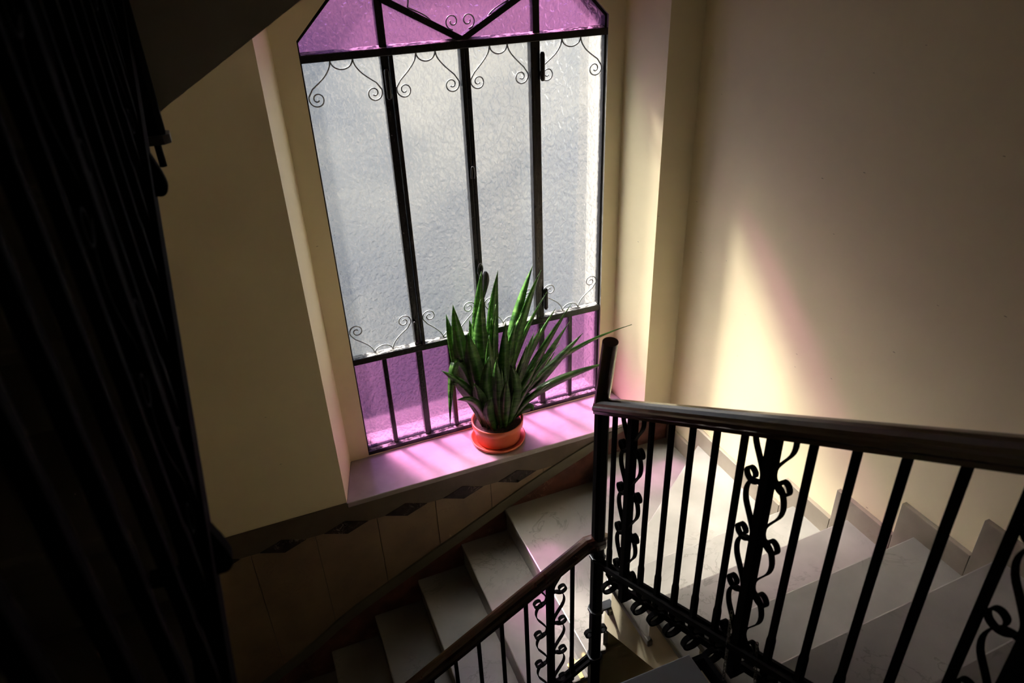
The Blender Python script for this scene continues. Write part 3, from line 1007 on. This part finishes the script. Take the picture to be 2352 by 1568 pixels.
LV += [
    ((0.10, 0.02), (1.50, 0.18, 0.86), (0.0, 0.0, -0.02), 0.034, 0.4),
    ((0.09, 0.00), (1.43, 0.13, 0.92), (-0.01, 0.0, 0.0), 0.036, 0.9),
    ((0.07, 0.05), (1.46, 0.24, 1.08), (-0.02, 0.0, -0.02), 0.036, 0.2),
    ((0.08, -0.05), (1.36, 0.06, 0.74), (0.0, 0.0, 0.02), 0.034, 0.3),
    ((0.02, -0.10), (1.065, 0.0, 0.86), (-0.01, 0.0, 0.0), 0.046, -0.3),
    ((-0.02, -0.09), (1.045, 0.02, 0.92), (0.02, 0.0, 0.0), 0.030, 0.9),
    ((0.06, -0.07), (1.235, 0.04, 0.80), (0.0, 0.0, 0.0), 0.032, 0.5),
    ((-0.10, 0.04), (0.84, 0.20, 1.02), (-0.02, 0.0, 0.0), 0.045, 0.4),
    ((0.07, 0.07), (1.42, 0.27, 1.17), (-0.04, 0.0, 0.0), 0.034, 0.6),
]
for (dx, dy), tip, bow, wd, tw in LV:
    b0 = Vector((PX + dx * 0.80, PY + dy * 0.80, ZS))
    t0 = Vector(tip)
    mid = (b0 + t0) / 2
    mid.x = b0.x + (t0.x - b0.x) * (0.24 if t0.x < 1.4 else 0.36)
    mid += Vector(bow) * 1.6
    leaf(b0, mid, t0, wd * (1.22 if t0.x < 1.15 else 0.98), None, tw)

# ------------------------------------------------------------------ things by the newel
# brass fleur ornament lying on the step next to the newel
br = empty('brass_ornament', (0.985, -0.98, -RISE), 'polished brass fleur shaped ornament on the step beside the newel post', 'ornament')
zb0 = -RISE + 0.001
head = smooth_path([(0.0, 0.0), (0.010, 0.012), (0.030, 0.010), (0.038, 0.022), (0.030, 0.036), (0.018, 0.034), (0.012, 0.040), (0.010, 0.056), (0.0, 0.064)], 4)
outl = head + [(-x, y) for x, y in head[::-1][1:-1]]
MB().prism([(0.985 + x, -0.985 + y) for x, y in outl], 'z', zb0, zb0 + 0.008).build('fleur', 'brass', br, bevel=0.002)
MB().box((0.974, -1.045, zb0), (0.996, -0.982, zb0 + 0.006)).build('shaft', 'brass', br, bevel=0.0015)
MB().box((0.984, -1.00, zb0 + 0.006), (0.990, -0.994, zb0 + 0.009)).build('rivet', 'brass', br)

# grey metal box hung in the well, with its strap, chains and padlock
mbx = empty('metal_box', (0.87, -1.92, 0.80), 'grey metal box hung on the railing inside the stairwell', 'box')
MB().box((0.66, -2.02, 0.80), (0.945, -1.795, 0.955)).build('body', 'steel', mbx, bevel=0.004)
MB().box((0.655, -2.025, 0.957), (0.950, -1.790, 0.966)).build('lid', 'steel', mbx, bevel=0.003)
MB().box((0.951, -1.815, 0.90), (1.00, -1.800, 0.96)).build('strap', 'iron', mbx)
MB().box((0.985, -2.05, 0.90), (1.00, -1.815, 0.96)).build('strap', 'iron', mbx)


def chain(a, b, label):
    a, b = Vector(a), Vector(b)
    root = empty('chain', a, label, 'chain')
    L = (b - a).length
    n_ = max(3, int(L / 0.0125))
    d = (b - a).normalized()
    for i in range(n_):
        c = a + d * (L * (i + 0.5) / n_)
        s1 = d.cross(Vector((1, 0, 0))).normalized()
        s2 = d.cross(s1).normalized()
        s = s1 if i % 2 else s2
        pts = []
        for k in range(11):
            an = 2 * math.pi * k / 10
            pts.append(c + d * (0.0095 * math.cos(an)) + s * (0.0045 * math.sin(an)))
        MB().tube(pts, 0.0014, 5, False).build('link', 'chain', root, smooth=True)
    return root


chain((1.018, -1.86, 1.20), (0.993, -1.90, 0.965), 'thin steel chain from the railing scroll to the strap of the grey box')
chain((1.018, -1.97, 1.20), (1.0, -2.02, 0.99), 'thin steel chain holding the padlock under the railing')
pk = empty('padlock', (1.0, -2.02, 0.945), 'small padlock at the end of the chain under the railing', 'padlock')
MB().box((0.985, -2.035, 0.945), (1.015, -2.005, 0.975)).build('body', 'brass', pk, bevel=0.003)
MB().tube([(1.0 + 0.009 * math.cos(a), -2.02, 0.975 + 0.014 * math.sin(a)) for a in [math.pi * i / 8 for i in range(9)]], 0.0025, 6).build('shackle', 'chain', pk)

# ------------------------------------------------------------------ outside the window
o = MB().box((-30, 0.6, -6.2), (30, 30, -6.0)).build('floor_courtyard', 'paving')
tag(o, 'courtyard paving outside', kind='structure')
bd = empty('building', (2, 8.0, -6), 'pale house across the courtyard seen blurred through the glass', 'building')
MB().box((-14, 8.0, -6.0), (16, 12.0, 4.0)).build('facade', 'facade', bd)

bounce_wg = empty('building', (7.5, 4.0, -6), 'white wing right of the courtyard, added to bounce sunlight into the window', 'building')  # added wing, bounces sun onto the left reveal, sill and left walls
MB().box((6.5, 0.9, -6.0), (9.0, 8.0, 7.0)).build('facade', 'wing', bounce_wg)
MB().box((6.4, 0.9, 7.0), (9.1, 8.0, 7.15)).build('cornice', 'wing', bounce_wg)
